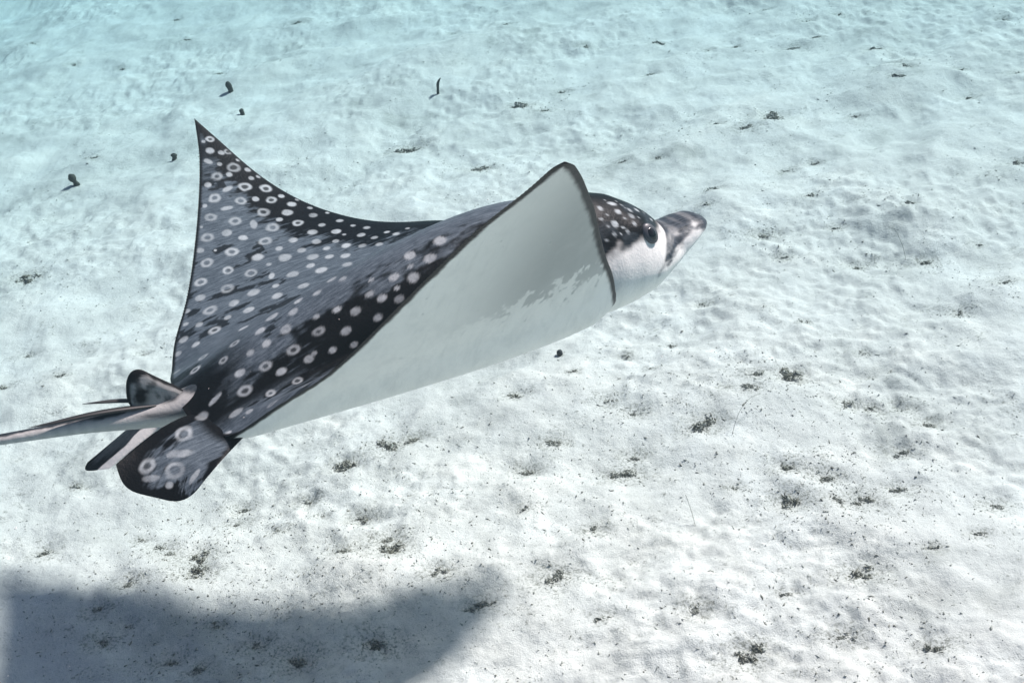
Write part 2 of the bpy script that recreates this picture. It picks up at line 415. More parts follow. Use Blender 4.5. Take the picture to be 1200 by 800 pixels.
SPOTS = [(0.2689,0.7285,0.2361,0.0101,1,0.0,0.0,0.0,1.0),(0.2524,0.7244,0.2361,0.0045,0,0.0,0.0,0.0,1.0),(0.2556,0.6977,0.2193,0.0095,0,0.0,0.0,0.0,1.0),(0.2765,0.6895,0.2107,0.0072,0,0.0,0.0,0.0,1.0),(0.2909,0.6924,0.2086,0.009,1,0.0,0.0,0.0,1.0),(0.2408,0.6729,0.2057,0.0066,0,-0.55,0.7,0.45,1.8),(0.2606,0.6607,0.1959,0.0055,0,0.0,0.0,0.0,1.0),(0.285,0.6478,0.184,0.0144,1,0.0,0.0,0.0,1.0),(0.2425,0.6308,0.1805,0.0137,1,0.0,0.0,0.0,1.0),(0.2683,0.6295,0.1763,0.0082,0,0.0,0.0,0.0,1.0),(0.3112,0.6391,0.1726,0.0072,0,0.0,0.0,0.0,1.0),(0.3086,0.6136,0.1599,0.0072,0,0.0,0.0,0.0,1.0),(0.2158,0.6142,0.1734,0.0076,0,0.0,0.0,0.0,1.0),(0.2494,0.5929,0.1586,0.0071,0,0.93,0.35,0.07,1.9),(0.2857,0.5908,0.1524,0.0136,1,0.0,0.0,0.0,1.0),(0.3254,0.5784,0.1388,0.0132,1,0.0,0.0,0.0,1.0),(0.3469,0.5505,0.1219,0.0066,0,0.0,0.0,0.0,1.0),(0.2156,0.5766,0.1533,0.014,1,0.0,0.0,0.0,1.0),(0.2622,0.5544,0.1375,0.0129,1,0.0,0.0,0.0,1.0),(0.2927,0.552,0.1324,0.0076,0,0.0,0.0,0.0,1.0),(0.3217,0.5415,0.1232,0.0125,1,0.0,0.0,0.0,1.0),(0.3572,0.5193,0.1081,0.0098,0,0.0,0.0,0.0,1.0),(0.3874,0.4979,0.0953,0.0065,0,0.0,0.0,0.0,1.0),(0.1887,0.5629,0.1477,0.0053,0,0.0,0.0,0.0,1.0),(0.2277,0.5423,0.1352,0.0059,0,0.99,-0.02,-0.1,2.2),(0.292,0.5083,0.1137,0.0144,1,0.0,0.0,0.0,1.0),(0.3367,0.4945,0.103,0.0118,0,0.0,0.0,0.0,1.0),(0.3822,0.467,0.0887,0.0097,0,0.0,0.0,0.0,1.0),(0.1878,0.5287,0.1313,0.0137,1,0.0,0.0,0.0,1.0),(0.2292,0.5023,0.117,0.0137,1,0.0,0.0,0.0,1.0),(0.2599,0.4792,0.1056,0.0074,0,0.24,0.91,0.33,2.1),(0.3128,0.4756,0.0997,0.0069,0,0.0,0.0,0.0,1.0),(0.3421,0.4491,0.0892,0.0127,1,0.0,0.0,0.0,1.0),(0.3829,0.4204,0.0792,0.0079,0,0.0,0.0,0.0,1.0),(0.4222,0.4218,0.0752,0.008,0,0.0,0.0,0.0,1.0),(0.457,0.3611,0.0648,0.0079,0,0.0,0.0,0.0,1.0),(0.2909,0.4544,0.0949,0.0147,1,0.0,0.0,0.0,1.0),(0.3977,0.3801,0.0711,0.0105,0,0.0,0.0,0.0,1.0),(0.1614,0.5106,0.1234,0.0042,0,0.0,0.0,0.0,1.0),(0.1626,0.4779,0.1096,0.0135,1,0.0,0.0,0.0,1.0),(0.2012,0.4751,0.1074,0.0104,0,0.0,0.0,0.0,1.0),(0.2255,0.4472,0.0961,0.0094,0,0.0,0.0,0.0,1.0),(0.3563,0.4028,0.0777,0.0105,0,0.0,0.0,0.0,1.0),(0.4346,0.3351,0.0636,0.0088,0,0.0,0.0,0.0,1.0),(0.4816,0.3098,0.0613,0.0062,0,0.0,0.0,0.0,1.0),(0.4908,0.2865,0.0606,0.0082,0,0.0,0.0,0.0,1.0),(0.259,0.4173,0.0855,0.014,1,0.0,0.0,0.0,1.0),(0.3104,0.3931,0.0776,0.0104,0,0.0,0.0,0.0,1.0),(0.3485,0.3626,0.0699,0.0108,0,0.0,0.0,0.0,1.0),(0.3819,0.3423,0.0657,0.0072,0,0.0,0.0,0.0,1.0),(0.4503,0.3031,0.0616,0.0072,0,0.0,0.0,0.0,1.0),(0.1371,0.45,0.0982,0.0082,0,0.0,0.0,0.0,1.0),(0.1627,0.4364,0.0933,0.0031,0,0.0,0.0,0.0,1.0),(0.1906,0.4166,0.0864,0.0148,1,0.0,0.0,0.0,1.0),(0.2756,0.3797,0.0751,0.0082,0,0.0,0.0,0.0,1.0),(0.3116,0.3495,0.0678,0.0087,0,0.0,0.0,0.0,1.0),(0.3566,0.3261,0.0637,0.0082,0,0.0,0.0,0.0,1.0),(0.3915,0.3102,0.0621,0.0102,0,0.0,0.0,0.0,1.0),(0.4166,0.2851,0.0608,0.0081,0,0.0,0.0,0.0,1.0),(0.4448,0.2645,0.0599,0.0091,0,0.0,0.0,0.0,1.0),(0.137,0.4102,0.0833,0.0137,1,0.0,0.0,0.0,1.0),(0.2291,0.3743,0.0738,0.0127,0,0.0,0.0,0.0,1.0),(0.2734,0.3438,0.0666,0.0132,0,0.0,0.0,0.0,1.0),(0.3206,0.3124,0.0617,0.0121,0,0.0,0.0,0.0,1.0),(0.3474,0.2885,0.06,0.0091,0,0.0,0.0,0.0,1.0),(0.3733,0.267,0.059,0.01,0,0.0,0.0,0.0,1.0),(0.2388,0.3402,0.0653,0.006,0,0.0,0.0,0.0,1.0),(0.3044,0.2808,0.0581,0.0085,0,0.0,0.0,0.0,1.0),(0.1637,0.3666,0.0704,0.012,1,0.0,0.0,0.0,1.0),(0.1994,0.3344,0.063,0.0135,1,0.0,0.0,0.0,1.0),(0.229,0.2981,0.0572,0.0069,0,0.44,0.88,0.16,1.8),(0.2653,0.2733,0.0559,0.0119,0,0.0,0.0,0.0,1.0),(0.3145,0.2468,0.0559,0.0128,0,0.0,0.0,0.0,1.0),(0.3621,0.2284,0.0569,0.0109,0,0.0,0.0,0.0,1.0),(0.2741,0.0282,0.122,0.0106,0,0.0,0.0,0.0,1.0),(0.2857,0.0014,0.1278,0.0087,0,0.0,0.0,0.0,1.0),(0.2658,0.2109,0.052,0.0116,0,0.0,0.0,0.0,1.0),(0.1072,0.3637,0.0668,0.0134,1,0.0,0.0,0.0,1.0),(0.1431,0.3132,0.0558,0.0147,1,0.0,0.0,0.0,1.0),(0.1816,0.2652,0.0505,0.0122,0,0.0,0.0,0.0,1.0),(0.2236,0.2563,0.0521,0.0068,0,0.0,0.0,0.0,1.0),(0.2125,0.2149,0.0485,0.0115,0,0.0,0.0,0.0,1.0),(0.2083,0.0299,0.1049,0.0096,0,0.0,0.0,0.0,1.0),(0.2396,0.0109,0.1156,0.0078,0,0.0,0.0,0.0,1.0),(0.091,0.3195,0.0538,0.0108,0,0.0,0.0,0.0,1.0),(0.1391,0.2579,0.0466,0.0096,0,0.0,0.0,0.0,1.0),(0.4235,-0.0656,0.1384,0.0079,0,0.93,-0.25,0.28,1.4),(0.3834,-0.0786,0.1207,0.0078,0,0.93,-0.25,0.28,1.4),(0.3544,-0.0629,0.1276,0.0072,0,0.93,-0.25,0.28,1.4),(0.4564,-0.0433,0.1538,0.0114,0,0.0,0.0,0.0,1.0),(0.3979,-0.0412,0.1456,0.0105,0,0.0,0.0,0.0,1.0),(0.3878,-0.0614,0.1349,0.0042,0,0.93,-0.25,0.28,1.4),(0.3203,-0.0451,0.1284,0.0039,0,0.93,-0.25,0.28,1.4),(0.3065,-0.0658,0.1144,0.006,0,0.93,-0.25,0.28,1.4),(0.3213,-0.0799,0.1063,0.0065,0,0.93,-0.25,0.28,1.4),(0.3462,-0.0901,0.0983,0.0071,0,0.93,-0.25,0.28,1.4),(0.3504,-0.0793,0.1135,0.0036,0,0.93,-0.25,0.28,1.4),(0.3025,0.668,0.191,0.005,0,0.0,0.0,0.0,1.0),(0.3251,0.6172,0.1572,0.0055,0,0.0,0.0,0.0,1.0),(0.3736,0.5346,0.1091,0.0049,0,0.0,0.0,0.0,1.0),(0.4136,0.4683,0.0833,0.0049,0,0.0,0.0,0.0,1.0),(0.4377,0.3857,0.069,0.0058,0,0.0,0.0,0.0,1.0),(0.5206,0.2961,0.06,0.0047,0,0.0,0.0,0.0,1.0),(0.4066,0.3582,0.0673,0.0047,0,0.0,0.0,0.0,1.0),(0.0946,0.2685,0.0443,0.0144,1,0.0,0.0,0.0,1.0),(0.1148,0.2167,0.0401,0.0076,0,0.0,0.0,0.0,1.0),(0.1389,0.2556,0.0463,0.0096,0,0.0,0.0,0.0,1.0),(0.1534,0.2098,0.0434,0.0104,0,0.0,0.0,0.0,1.0),(0.1593,0.0376,0.0897,0.0122,0,0.0,0.0,0.0,1.0),(0.1212,0.131,0.0467,0.0109,0,0.0,0.0,0.0,1.0),(0.0639,0.2373,0.0369,0.0076,0,0.0,0.0,0.0,1.0),(0.0816,0.1938,0.0349,0.013,1,0.0,0.0,0.0,1.0),(0.0864,0.0356,0.0683,0.0108,1,0.0,0.0,0.0,1.0),(0.0403,0.1769,0.028,0.0083,0,0.0,0.0,0.0,1.0),(0.0349,0.0853,0.0415,0.0115,1,0.0,0.0,0.0,1.0),(0.0438,0.2617,0.0363,0.0057,0,0.0,0.0,0.0,1.0),(0.0272,0.2195,0.0269,0.0093,0,0.0,0.0,0.0,1.0),(0.0102,0.0456,0.0417,0.0112,1,0.0,0.0,0.0,1.0),(0.0063,0.1889,0.0174,0.0074,0,0.0,0.0,0.0,1.0),(-0.012,0.1153,0.0187,0.008,0,0.0,0.0,0.0,1.0),(0.129,0.0145,0.0834,0.0103,0,0.0,0.0,0.0,1.0),(0.1888,0.0012,0.1015,0.0095,0,0.0,0.0,0.0,1.0),(0.0573,0.2991,0.0451,0.0068,0,0.0,0.0,0.0,1.0),(0.0553,0.0067,0.0593,0.0094,1,0.0,0.0,0.0,1.0),(0.205,-0.069,0.0838,0.0089,1,0.93,-0.25,0.28,1.4),(0.2457,-0.0887,0.0765,0.0067,0,0.93,-0.25,0.28,1.4),(0.2725,-0.0754,0.098,0.0071,0,0.93,-0.25,0.28,1.4),(0.2473,-0.0567,0.1037,0.0065,0,0.93,-0.25,0.28,1.4),(0.1569,-0.07,0.0683,0.0088,1,0.93,-0.25,0.28,1.4),(0.1723,-0.0917,0.0538,0.0067,0,0.93,-0.25,0.28,1.4),(0.1072,-0.0641,0.0561,0.0088,1,0.93,-0.25,0.28,1.4),(0.1252,-0.0858,0.0469,0.0066,0,0.93,-0.25,0.28,1.4),(0.0673,-0.0456,0.0514,0.0067,0,0.93,-0.25,0.28,1.4),(0.213,-0.0965,0.0563,0.0054,0,0.93,-0.25,0.28,1.4),(0.142,-0.1065,0.0317,0.0064,1,0.93,-0.25,0.28,1.4),(0.0953,-0.1037,0.0264,0.0068,1,0.93,-0.25,0.28,1.4),(0.0622,-0.0771,0.0341,0.0093,1,0.93,-0.25,0.28,1.4),(0.0534,-0.1156,0.0161,0.0047,0,0.93,-0.25,0.28,1.4),(0.1623,-0.0282,0.0891,0.0102,0,0.0,0.0,0.0,1.0),(0.3023,-0.0939,0.0814,0.0065,0,0.93,-0.25,0.28,1.4),(0.2489,-0.1002,0.0535,0.0054,0,0.93,-0.25,0.28,1.4),(0.214,-0.0453,0.0993,0.0049,0,0.93,-0.25,0.28,1.4),(0.1254,-0.0292,0.0769,0.0085,0,0.0,0.0,0.0,1.0),(0.0968,-0.0237,0.0689,0.0076,0,0.0,0.0,0.0,1.0),(0.0346,-0.1006,0.0145,0.0057,0,0.96,0.01,0.28,2.4),(0.0164,-0.0561,0.0286,0.005,0,0.89,0.19,0.41,3.0),(0.0102,-0.1255,-0.001,0.0052,0,0.93,-0.25,0.28,1.4),(0.1843,-0.0898,0.0591,0.0037,0,0.93,-0.25,0.28,1.4),(-0.0496,-0.0922,0.0086,0.0155,1,0.0,0.0,0.0,1.0),(-0.0668,-0.1234,-0.005,0.008,0,0.92,-0.39,-0.08,2.9),(-0.118,-0.1155,-0.0085,0.0138,1,0.0,0.0,0.0,1.0),(-0.0854,-0.1448,-0.0175,0.0152,1,0.0,0.0,0.0,1.0),(-0.0623,-0.1714,-0.0252,0.0047,0,0.8,0.48,0.37,3.2),(-0.1007,-0.1613,-0.0286,0.0064,0,0.0,0.0,0.0,1.0),(-0.0142,-0.0685,0.0132,0.0113,0,0.0,0.0,0.0,1.0),(-0.1194,-0.1374,-0.0192,0.0058,0,0.92,-0.39,-0.04,2.5),(0.7721,-0.0522,0.1125,0.0058,0,0.0,0.0,0.0,1.0),(0.8057,-0.0566,0.096,0.0067,0,0.0,0.0,0.0,1.0),(0.7835,-0.0779,0.0852,0.0079,0,0.0,0.0,0.0,1.0),(0.7721,-0.0915,0.072,0.0053,0,0.0,0.0,0.0,1.0),(0.8296,-0.0629,0.0815,0.0065,0,0.0,0.0,0.0,1.0),(0.8029,-0.0871,0.0662,0.0043,0,0.0,0.0,0.0,1.0),(0.8244,-0.0785,0.072,0.0048,0,0.0,0.0,0.0,1.0),(0.8057,-0.0382,0.1074,0.0043,0,0.93,0.04,-0.38,2.4),(0.8374,-0.0462,0.0863,0.0054,0,0.0,0.0,0.0,1.0),(0.86,-0.0351,0.076,0.006,0,0.0,0.0,0.0,1.0),(0.7606,-0.0705,0.1003,0.0037,0,0.0,0.0,0.0,1.0),(0.8838,-0.0437,0.051,0.0044,0,0.0,0.0,0.0,1.0),(0.8768,-0.0298,0.0641,0.0033,0,0.0,0.0,0.0,1.0),(0.827,-0.0372,0.0973,0.0032,0,0.0,0.0,0.0,1.0),(0.7779,-0.0641,0.1012,0.0032,0,0.0,0.0,0.0,1.0),(0.8111,-0.0684,0.0845,0.0032,0,0.0,0.0,0.0,1.0),(0.7974,-0.0823,0.0744,0.0035,0,0.0,0.0,0.0,1.0),(0.7664,-0.0816,0.087,0.0032,0,0.0,0.0,0.0,1.0),(0.7863,-0.0904,0.0678,0.0029,0,0.0,0.0,0.0,1.0),(0.845,-0.0633,0.0734,0.003,0,0.0,0.0,0.0,1.0),(0.7518,-0.0964,0.0687,0.0031,0,0.0,0.0,0.0,1.0),(0.8296,-0.0433,0.0926,0.0027,0,0.0,0.0,0.0,1.0),(0.7974,-0.029,0.1147,0.0027,0,0.0,0.0,0.0,1.0),(0.8218,-0.0282,0.1042,0.0027,0,0.0,0.0,0.0,1.0)]

def paint_spots(P, spots):
    """ring / dot / bar mask on points P (n,3)"""
    m = np.zeros(len(P), np.float32)
    wob = (fbm(P[:, 0] * 55, P[:, 1] * 55 + P[:, 2] * 31, 5, 2) - 0.5)
    for (x, y, z, r, kind, ax, ay, az, el) in spots:
        k = np.nonzero((np.abs(P[:, 0] - x) < 2.6 * r) & (np.abs(P[:, 1] - y) < 2.6 * r) & (np.abs(P[:, 2] - z) < 2.6 * r))[0]
        if not len(k): continue
        D = P[k] - np.array([x, y, z])
        al = D @ np.array([ax, ay, az])
        d = np.sqrt(np.maximum((D ** 2).sum(1) - al ** 2, 0) + (al / el) ** 2) / r + wob[k] * 0.40
        val = 1 - smooth01(d, 0.70, 1.15)
        if kind == 1: val = val * (0.12 + 0.88 * smooth01(d, 0.30, 0.62))
        m[k] = np.maximum(m[k], val * (0.62 + 0.38 * ((x * 977.3 + y * 613.7) % 1.0)))
    return m

def build_ray():
    NS, NV = 720, 300
    sig, v, top, bot, mid, yy = disc_surface(NS, NV)
    Vs, Qs, A = [], [], {"spot": [], "slate": [], "white": [], "rim": [], "grey": []}
    off = 0
    def add(V, Q, **kw):
        nonlocal off
        V = V.reshape(-1, 3); Vs.append(V); Qs.append(Q + off); off += len(V)
        for k in A:
            a = kw.get(k, 0.0); A[k].append(np.broadcast_to(np.asarray(a, np.float32), (len(V),)) if np.ndim(a) == 0 else np.asarray(a, np.float32).ravel())
    sg = np.broadcast_to(sig[:, None], (NS, NV)); vv = np.broadcast_to(v[None, :], (NS, NV))
    chord = np.linalg.norm(mid[:, -1] - mid[:, 0], axis=1)[:, None]
    dte = vv * chord; dle = (1 - vv) * chord
    # ---- dorsal side
    P = top.reshape(-1, 3)
    sc = sg.ravel() * 0.85
    nz = (fbm(P[:, 0] * 9, sc * 28, 91, 4, 0.6) - 0.5).reshape(NS, NV)
    nf = (fbm(P[:, 0] * 40, sc * 160, 93, 3, 0.6) - 0.5).reshape(NS, NV)
    x, y = top[..., 0], top[..., 1]
    # blue-grey skin with its wet sheen painted in: rear two thirds of the left wing and along the back; black along the front
    ab = np.abs(sg)
    lim = np.interp(ab, [0, .12, .30, .5, .7, .85, 1], [.95, .86, .72, .60, .50, .42, .30])
    fl = 1 - smooth01(vv + 0.30 * nz + 0.34 * nf, lim - .06, lim + .06)
    sl_left = fl * (sg > 0) * smooth01(ab, 0.02, 0.08)
    yr = y + 0.055 * (1 - smooth01(x, .05, .30)) * -1
    ridge = smooth01(y + 0.055 + 0.10 * nz + 0.05 * nf, -0.012, 0.012) * (1 - smooth01(y, .10, .16)) * smooth01(x + .1 * nz, 0.02, 0.12)
    ridge = np.maximum(ridge, smooth01(y + .055 + .08 * nz + .05 * nf, -.015, .015) * (1 - smooth01(y, .1, .16)) * smooth01(x + .2 * nz, .40, .50))
    ridge = ridge * smooth01(-x, -.80, -.70)
    rb = smooth01(0.19 - vv + 0.25 * nz + 0.16 * nf, -0.05, 0.05) * (sg < 0) * smooth01(ab, .10, .16) * (1 - smooth01(ab + .3 * nz, .42, .52))
    slate = np.maximum(np.maximum(sl_left, ridge), rb)
    blot = smooth01(fbm(P[:, 0] * 13 + 3, P[:, 1] * 30, 95, 4, .6).reshape(NS, NV) + .12 * nf, .645, .675) * (x < .25)
    slate = slate * (1 - .85 * blot)
    slate = slate * (1 - 0.9 * smooth01(ab + 0.25 * nz, 0.80, 0.93))
    spots = list(SPOTS); C = np.array([q[:3] for q in spots]).reshape(-1, 3)
    r_ = np.random.default_rng(3)
    for k in r_.permutation(len(P))[:6000]:          # the same pattern goes on where the other wing turns away
        i, j = divmod(int(k), NV)
        if not (-0.95 < sig[i] < -0.12 and 0.05 < v[j] < 0.95) or chord[i, 0] * min(v[j], 1 - v[j]) < 0.012: continue
        if len(C) and ((C - P[k]) ** 2).sum(1).min() < (0.042 + 0.012 * r_.random()) ** 2: continue
        C = np.r_[C.reshape(-1, 3), P[k:k + 1]]
        spots.append((*P[k], r_.uniform(.006, .012), int(r_.random() < .45), 0, 0, 0, 1.0))
    spot = paint_spots(P, spots)
    rim = np.maximum(1 - smooth01(dte, 0.003, 0.009), 1 - smooth01(dle, 0.003, 0.009))
    add(top, grid_quads(NS, NV), spot=spot, slate=slate, rim=rim)
    # ---- ventral side
    nb = (fbm(P[:, 0] * 60, sc * 34, 191, 4, 0.62) - 0.5).reshape(NS, NV)
    front = smooth01(mid[..., 0], 0.26, 0.50)
    gr = (0.35 * smooth01(ab, .20, .50) + 0.65 * smooth01(ab + 0.24 * nb, 0.36, 0.385) * front) * (0.3 + 0.7 * front)
    rimw = 0.0105 + 0.006 * nb
    rim = np.maximum(1 - smooth01(dte, rimw * 0.7, rimw * 1.5), 1 - smooth01(dle, rimw * 0.7, rimw * 1.6)) * smooth01(ab, .10, .17)
    add(bot, grid_quads(NS, NV, flip=True), white=1.0, grey=gr, rim=rim)
    # ---- head
    NX, NA = 240, 200
    H = head_surface(NX, NA); P = H.reshape(-1, 3); x, y, z = P.T
    nz = fbm(x * 30, z * 30 + y * 17, 301, 3) - 0.5; nf = fbm(x * 38 + z * 60, z * 90 - x * 20, 303, 3) - 0.5
    line = np.interp(x, [.4, .70, .76, .80, .825, .845, .865, .880, .893, .905], [.0, .02, .046, .048, .044, .036, .036, .038, .034, .030])
    white = 1 - smooth01(z + 0.034 * nz, line - .010, line + .011)
    # the bill: smoky grey above, white below
    bl = np.interp(x, [.84, .86, .90, .94, .98, 1.02], [-.045, -.028, -.016, -.008, -.002, -.012])
    fr = np.interp(z, [-.03, .005, .028, .045], [.848, .885, .905, .895])
    bill = smooth01(z + 0.035 * nf, bl - .010, bl + .012) * smooth01(x + 0.012 * nz, fr - .004, fr + .008)
    spot = paint_spots(P, SPOTS)
    white = np.where(x > .88, np.maximum(white, smooth01(x, .885, .895) * np.maximum(1 - smooth01(z, .030, .042), smooth01(x, .905, .915))), white)
    add(H, grid_quads(NX, NA, wrap=True), spot=spot * (1 - white), white=white, grey=-bill * np.clip(0.92 + 0.7 * nf, 0, 1), slate=0.25 * smooth01(nz, 0.0, 0.2))
    # ---- tail
    Tt = tube(TAILC, 300, 40, 1.0, 1.05); P = Tt.reshape(-1, 3)
    c = cspline(np.array([p[0] for p in TAILC])[::-1], np.array([p[2] for p in TAILC])[::-1], np.clip(P[:, 0], -1.5, .1))[:, 0]
    rr = np.interp(P[:, 0], [p[0] for p in TAILC][::-1], [p[3] for p in TAILC][::-1])
    h = (P[:, 2] - c) / rr
    nz = fbm(P[:, 0] * 45, P[:, 2] * 60, 401, 3) - 0.5
    band = np.sin(P[:, 0] * 330) * 0.12 * smooth01(-P[:, 0], .12, .2)
    pale = (1 - smooth01(h + 0.5 * nz, 0.78, 0.98))
    pale = pale * (1 - 0.85 * np.exp(-((h - .25 + (P[:, 0] + .06) * 5) / .22) ** 2) * smooth01(-P[:, 0], -.0, .03) * (1 - smooth01(-P[:, 0], .08, .12)))
    pale = pale * (1 - 0.8 * smooth01(-P[:, 0], .45, .7))
    add(Tt, grid_quads(300, 40, wrap=True), white=np.clip(pale, 0, 1) * 0.8, grey=0.62 + band, slate=0.3)
    # ---- pelvic fins
    for (a, b, cc, near) in ((PN_ROOT, PN_MID, PN_TIP, True), (PF_ROOT, PF_MID, PF_TIP, False)):
        t_, b_, r, tt = fin_surface(a, b, cc, 120, 110, 0.008)
        P = t_.reshape(-1, 3)
        RR, TT = np.meshgrid(r, tt, indexing='ij')
        nz = (fbm(P[:, 0] * 28, P[:, 1] * 60, 501, 3) - 0.5).reshape(RR.shape)
        st = (fbm(RR.ravel() * 6, TT.ravel() * 60, 503, 3) - 0.5).reshape(RR.shape)
        sl = smooth01(TT + 0.3 * nz + 0.3 * st, .20, .34) * (1 - smooth01(RR + 0.35 * nz + 0.2 * st, .84, .92)) * (1 - smooth01(TT + .2 * nz, .88, .96)) * smooth01(RR, .30, .42)
        if not near: sl = sl * 0.25
        pal = 0.0 if near else (1 - smooth01(TT + .25 * nz, .26, .34)) * smooth01(RR, .45, .55)
        add(t_, grid_quads(120, 110), slate=sl, spot=paint_spots(P, SPOTS) * (0.62 + 1.0 * nz.ravel()), white=pal, grey=0.3)
        rim = np.maximum(smooth01(RR, .955, .975), np.maximum(smooth01(TT, .965, .98), 1 - smooth01(TT, .03, .05)))
        add(b_, grid_quads(120, 110, flip=True), white=1.0, grey=0.6, rim=rim)
    # ---- dorsal fin
    D = np.array(DORSAL); tt = np.linspace(0, 1, 60); E = cspline(np.linspace(0, 1, len(D)), D, tt)
    base = np.stack([np.linspace(-.020, -.100, 60), np.full(60, .012)], 1)
    r = np.linspace(0, 1, 24)
    G = base[None] + (E - base)[None] * r[:, None, None]
    hh = 0.0075 * np.sqrt(np.clip((1 - r) * 3, 0, 1))[:, None] * np.sqrt(np.clip(tt * (1 - tt) * 6, 0.02, 1))[None, :]
    RR, TT = np.meshgrid(r, tt, indexing='ij')
    nz = (fbm(G[..., 0].ravel() * 60, G[..., 1].ravel() * 60, 601, 3) - 0.5).reshape(RR.shape)
    rimd = smooth01(RR + 0.2 * nz, .80, .90)
    hole = np.exp(-(((G[..., 0] + .088) / .012) ** 2 + ((G[..., 1] - .052) / .013) ** 2))
    for s in (-1, 1):
        F_ = np.stack([G[..., 0], s * hh + 0 * G[..., 0], G[..., 1]], -1)
        add(F_, grid_quads(24, 60, flip=(s > 0)), white=np.clip(0.8 - hole - 0.5 * smooth01(nz, .05, .2), 0, 1), grey=0.95, rim=rimd)
    V = np.concatenate(Vs); Q = np.concatenate(Qs)
    me = make_mesh("eagle_ray", V, Q, mat_skin(), attrs={k: np.concatenate(a) for k, a in A.items()})
    o = link("eagle_ray", me)
    o.location = (-0.525, 1.479, 0.676)
    o.rotation_euler = (-0.13773, 0.02265, 0.43186)
    tag(o, "spotted black and white ray gliding over the sand with both wings raised", "ray")
    return o

def mat_skin():
    t = NT("ray_skin")
    spot, slate, white, rim, grey = (t.attr(k) for k in ("spot", "slate", "white", "rim", "grey"))
    co = t.coord("Object")
    n1 = t.noise(60, 4, 0.6, co); n2 = t.noise(14, 3, 0.5, co)
    st = t.noise(30, 5, 0.7, t.coord("Object", (1.2, 9, 4)))
    black = t.mix(n1, (0.0015, 0.0017, 0.0020), (0.006, 0.006, 0.0065))
    sl = t.mix(t.ramp(st, 0.35, 0.7), (0.046, 0.074, 0.090), (0.125, 0.182, 0.208))  # blue-grey skin tone, sunlit sheen on the back included in the colour
    c = t.mix(slate, black, sl)
    spc = t.mix(n1, (0.32, 0.385, 0.40), (0.49, 0.57, 0.575))
    spf = t.math('MULTIPLY', spot, t.ramp(n1, 0.25, 0.55, 0.70, 1.0))
    c = t.mix(spf, c, spc)
    wh = t.mix(n2, (0.90, 0.865, 0.815), (0.92, 0.885, 0.84))
    gpos = t.math('MAXIMUM', grey, 0.0)
    gneg = t.math('MAXIMUM', t.math('MULTIPLY', grey, -1.0), 0.0)
    wh = t.mix(gpos, wh, (0.40, 0.405, 0.39))
    mot = t.math('MULTIPLY', t.ramp(t.noise(22, 6, 0.7, t.coord("Object", (1.6, 0.7, 0.7))), 0.40, 0.72), 0.30)
    wh = t.mix(mot, wh, (0.56, 0.555, 0.53))
    ln = t.math('MULTIPLY', t.ramp(t.noise(70, 3, 0.6, t.coord("Object", (1.5, 0.10, 0.10))), 0.55, 0.70), 0.10)
    wh = t.mix(ln, wh, (0.45, 0.45, 0.43))
    dot = t.math('MULTIPLY', t.ramp(t.noise(95, 2, 0.5, co), 0.74, 0.78), 0.5)
    wh = t.mix(dot, wh, (0.22, 0.22, 0.21))
    wh = t.mix(gneg, wh, t.mix(t.ramp(st, 0.3, 0.7), (0.016, 0.022, 0.028), (0.085, 0.108, 0.125)))
    c = t.mix(white, c, wh)
    c = t.mix(rim, c, (0.010, 0.009, 0.009))
    t.bump(t.math('ADD', t.noise(220, 3, 0.6, co), t.math('MULTIPLY', t.noise(18, 4, 0.6, co), 3.0)), 0.22, 0.004)
    return t.set(base_color=c, roughness=0.45, specular=0.10)

def ellipsoid(c, r, nu=32, nv=20, rot=None):
    u = np.linspace(0, 2 * np.pi, nu, endpoint=False); w = np.linspace(0.02, np.pi - 0.02, nv)
    P = np.stack([np.sin(w)[:, None] * np.cos(u), np.sin(w)[:, None] * np.sin(u), np.cos(w)[:, None] + 0 * u[None]], -1) * np.array(r)
    if rot is not None: P = P @ np.array(rot).T
    return (P + np.array(c)).reshape(-1, 3), grid_quads(nv, nu, wrap=True, flip=True)

ray = build_ray()

def build_ray_parts():
    t = NT("eye_dark"); eye = t.set(base_color=(0.012, 0.010, 0.010), roughness=0.12, specular=0.6)
    t = NT("eye_ring"); ring = t.set(base_color=t.mix(t.noise(90, 3), (0.03, 0.03, 0.035), (0.12, 0.12, 0.13)), roughness=0.4)
    for s in (-1, 1):
        rot = Matrix.Rotation(rad(-14) * s, 3, 'Z') @ Matrix.Rotation(rad(22) * s, 3, 'X') @ Matrix.Rotation(rad(-20), 3, 'Y')
        V, Q = ellipsoid((.850, s * .0865, .046), (.0165, .0075, .0215), rot=rot)
        e = link("eye", make_mesh("eye", V, Q, ring), ray)
        V, Q = ellipsoid((.851, s * .0895, .0455), (.0105, .0065, .0150), rot=rot)
        link("pupil", make_mesh("pupil", V, Q, eye), e)
    t = NT("spine_black"); sp = t.set(base_color=t.mix(t.noise(120, 3), (0.008, 0.008, 0.008), (0.03, 0.028, 0.026)), roughness=0.5)
    for C in ([(-.085,0,.040,.0035),(-.108,.002,.052,.0038),(-.140,.004,.063,.0028),(-.173,.006,.072,.0004)],
              [(-.070,-.004,.030,.004),(-.110,-.006,.042,.0048),(-.165,-.010,.057,.0044),(-.215,-.012,.066,.0030),(-.257,-.013,.074,.0004)]):
        T_ = tube(C, 60, 10, 1.5, 0.8)
        link("tail_spine", make_mesh("tail_spine", T_.reshape(-1, 3), grid_quads(60, 10, wrap=True), sp), ray)
build_ray_parts()

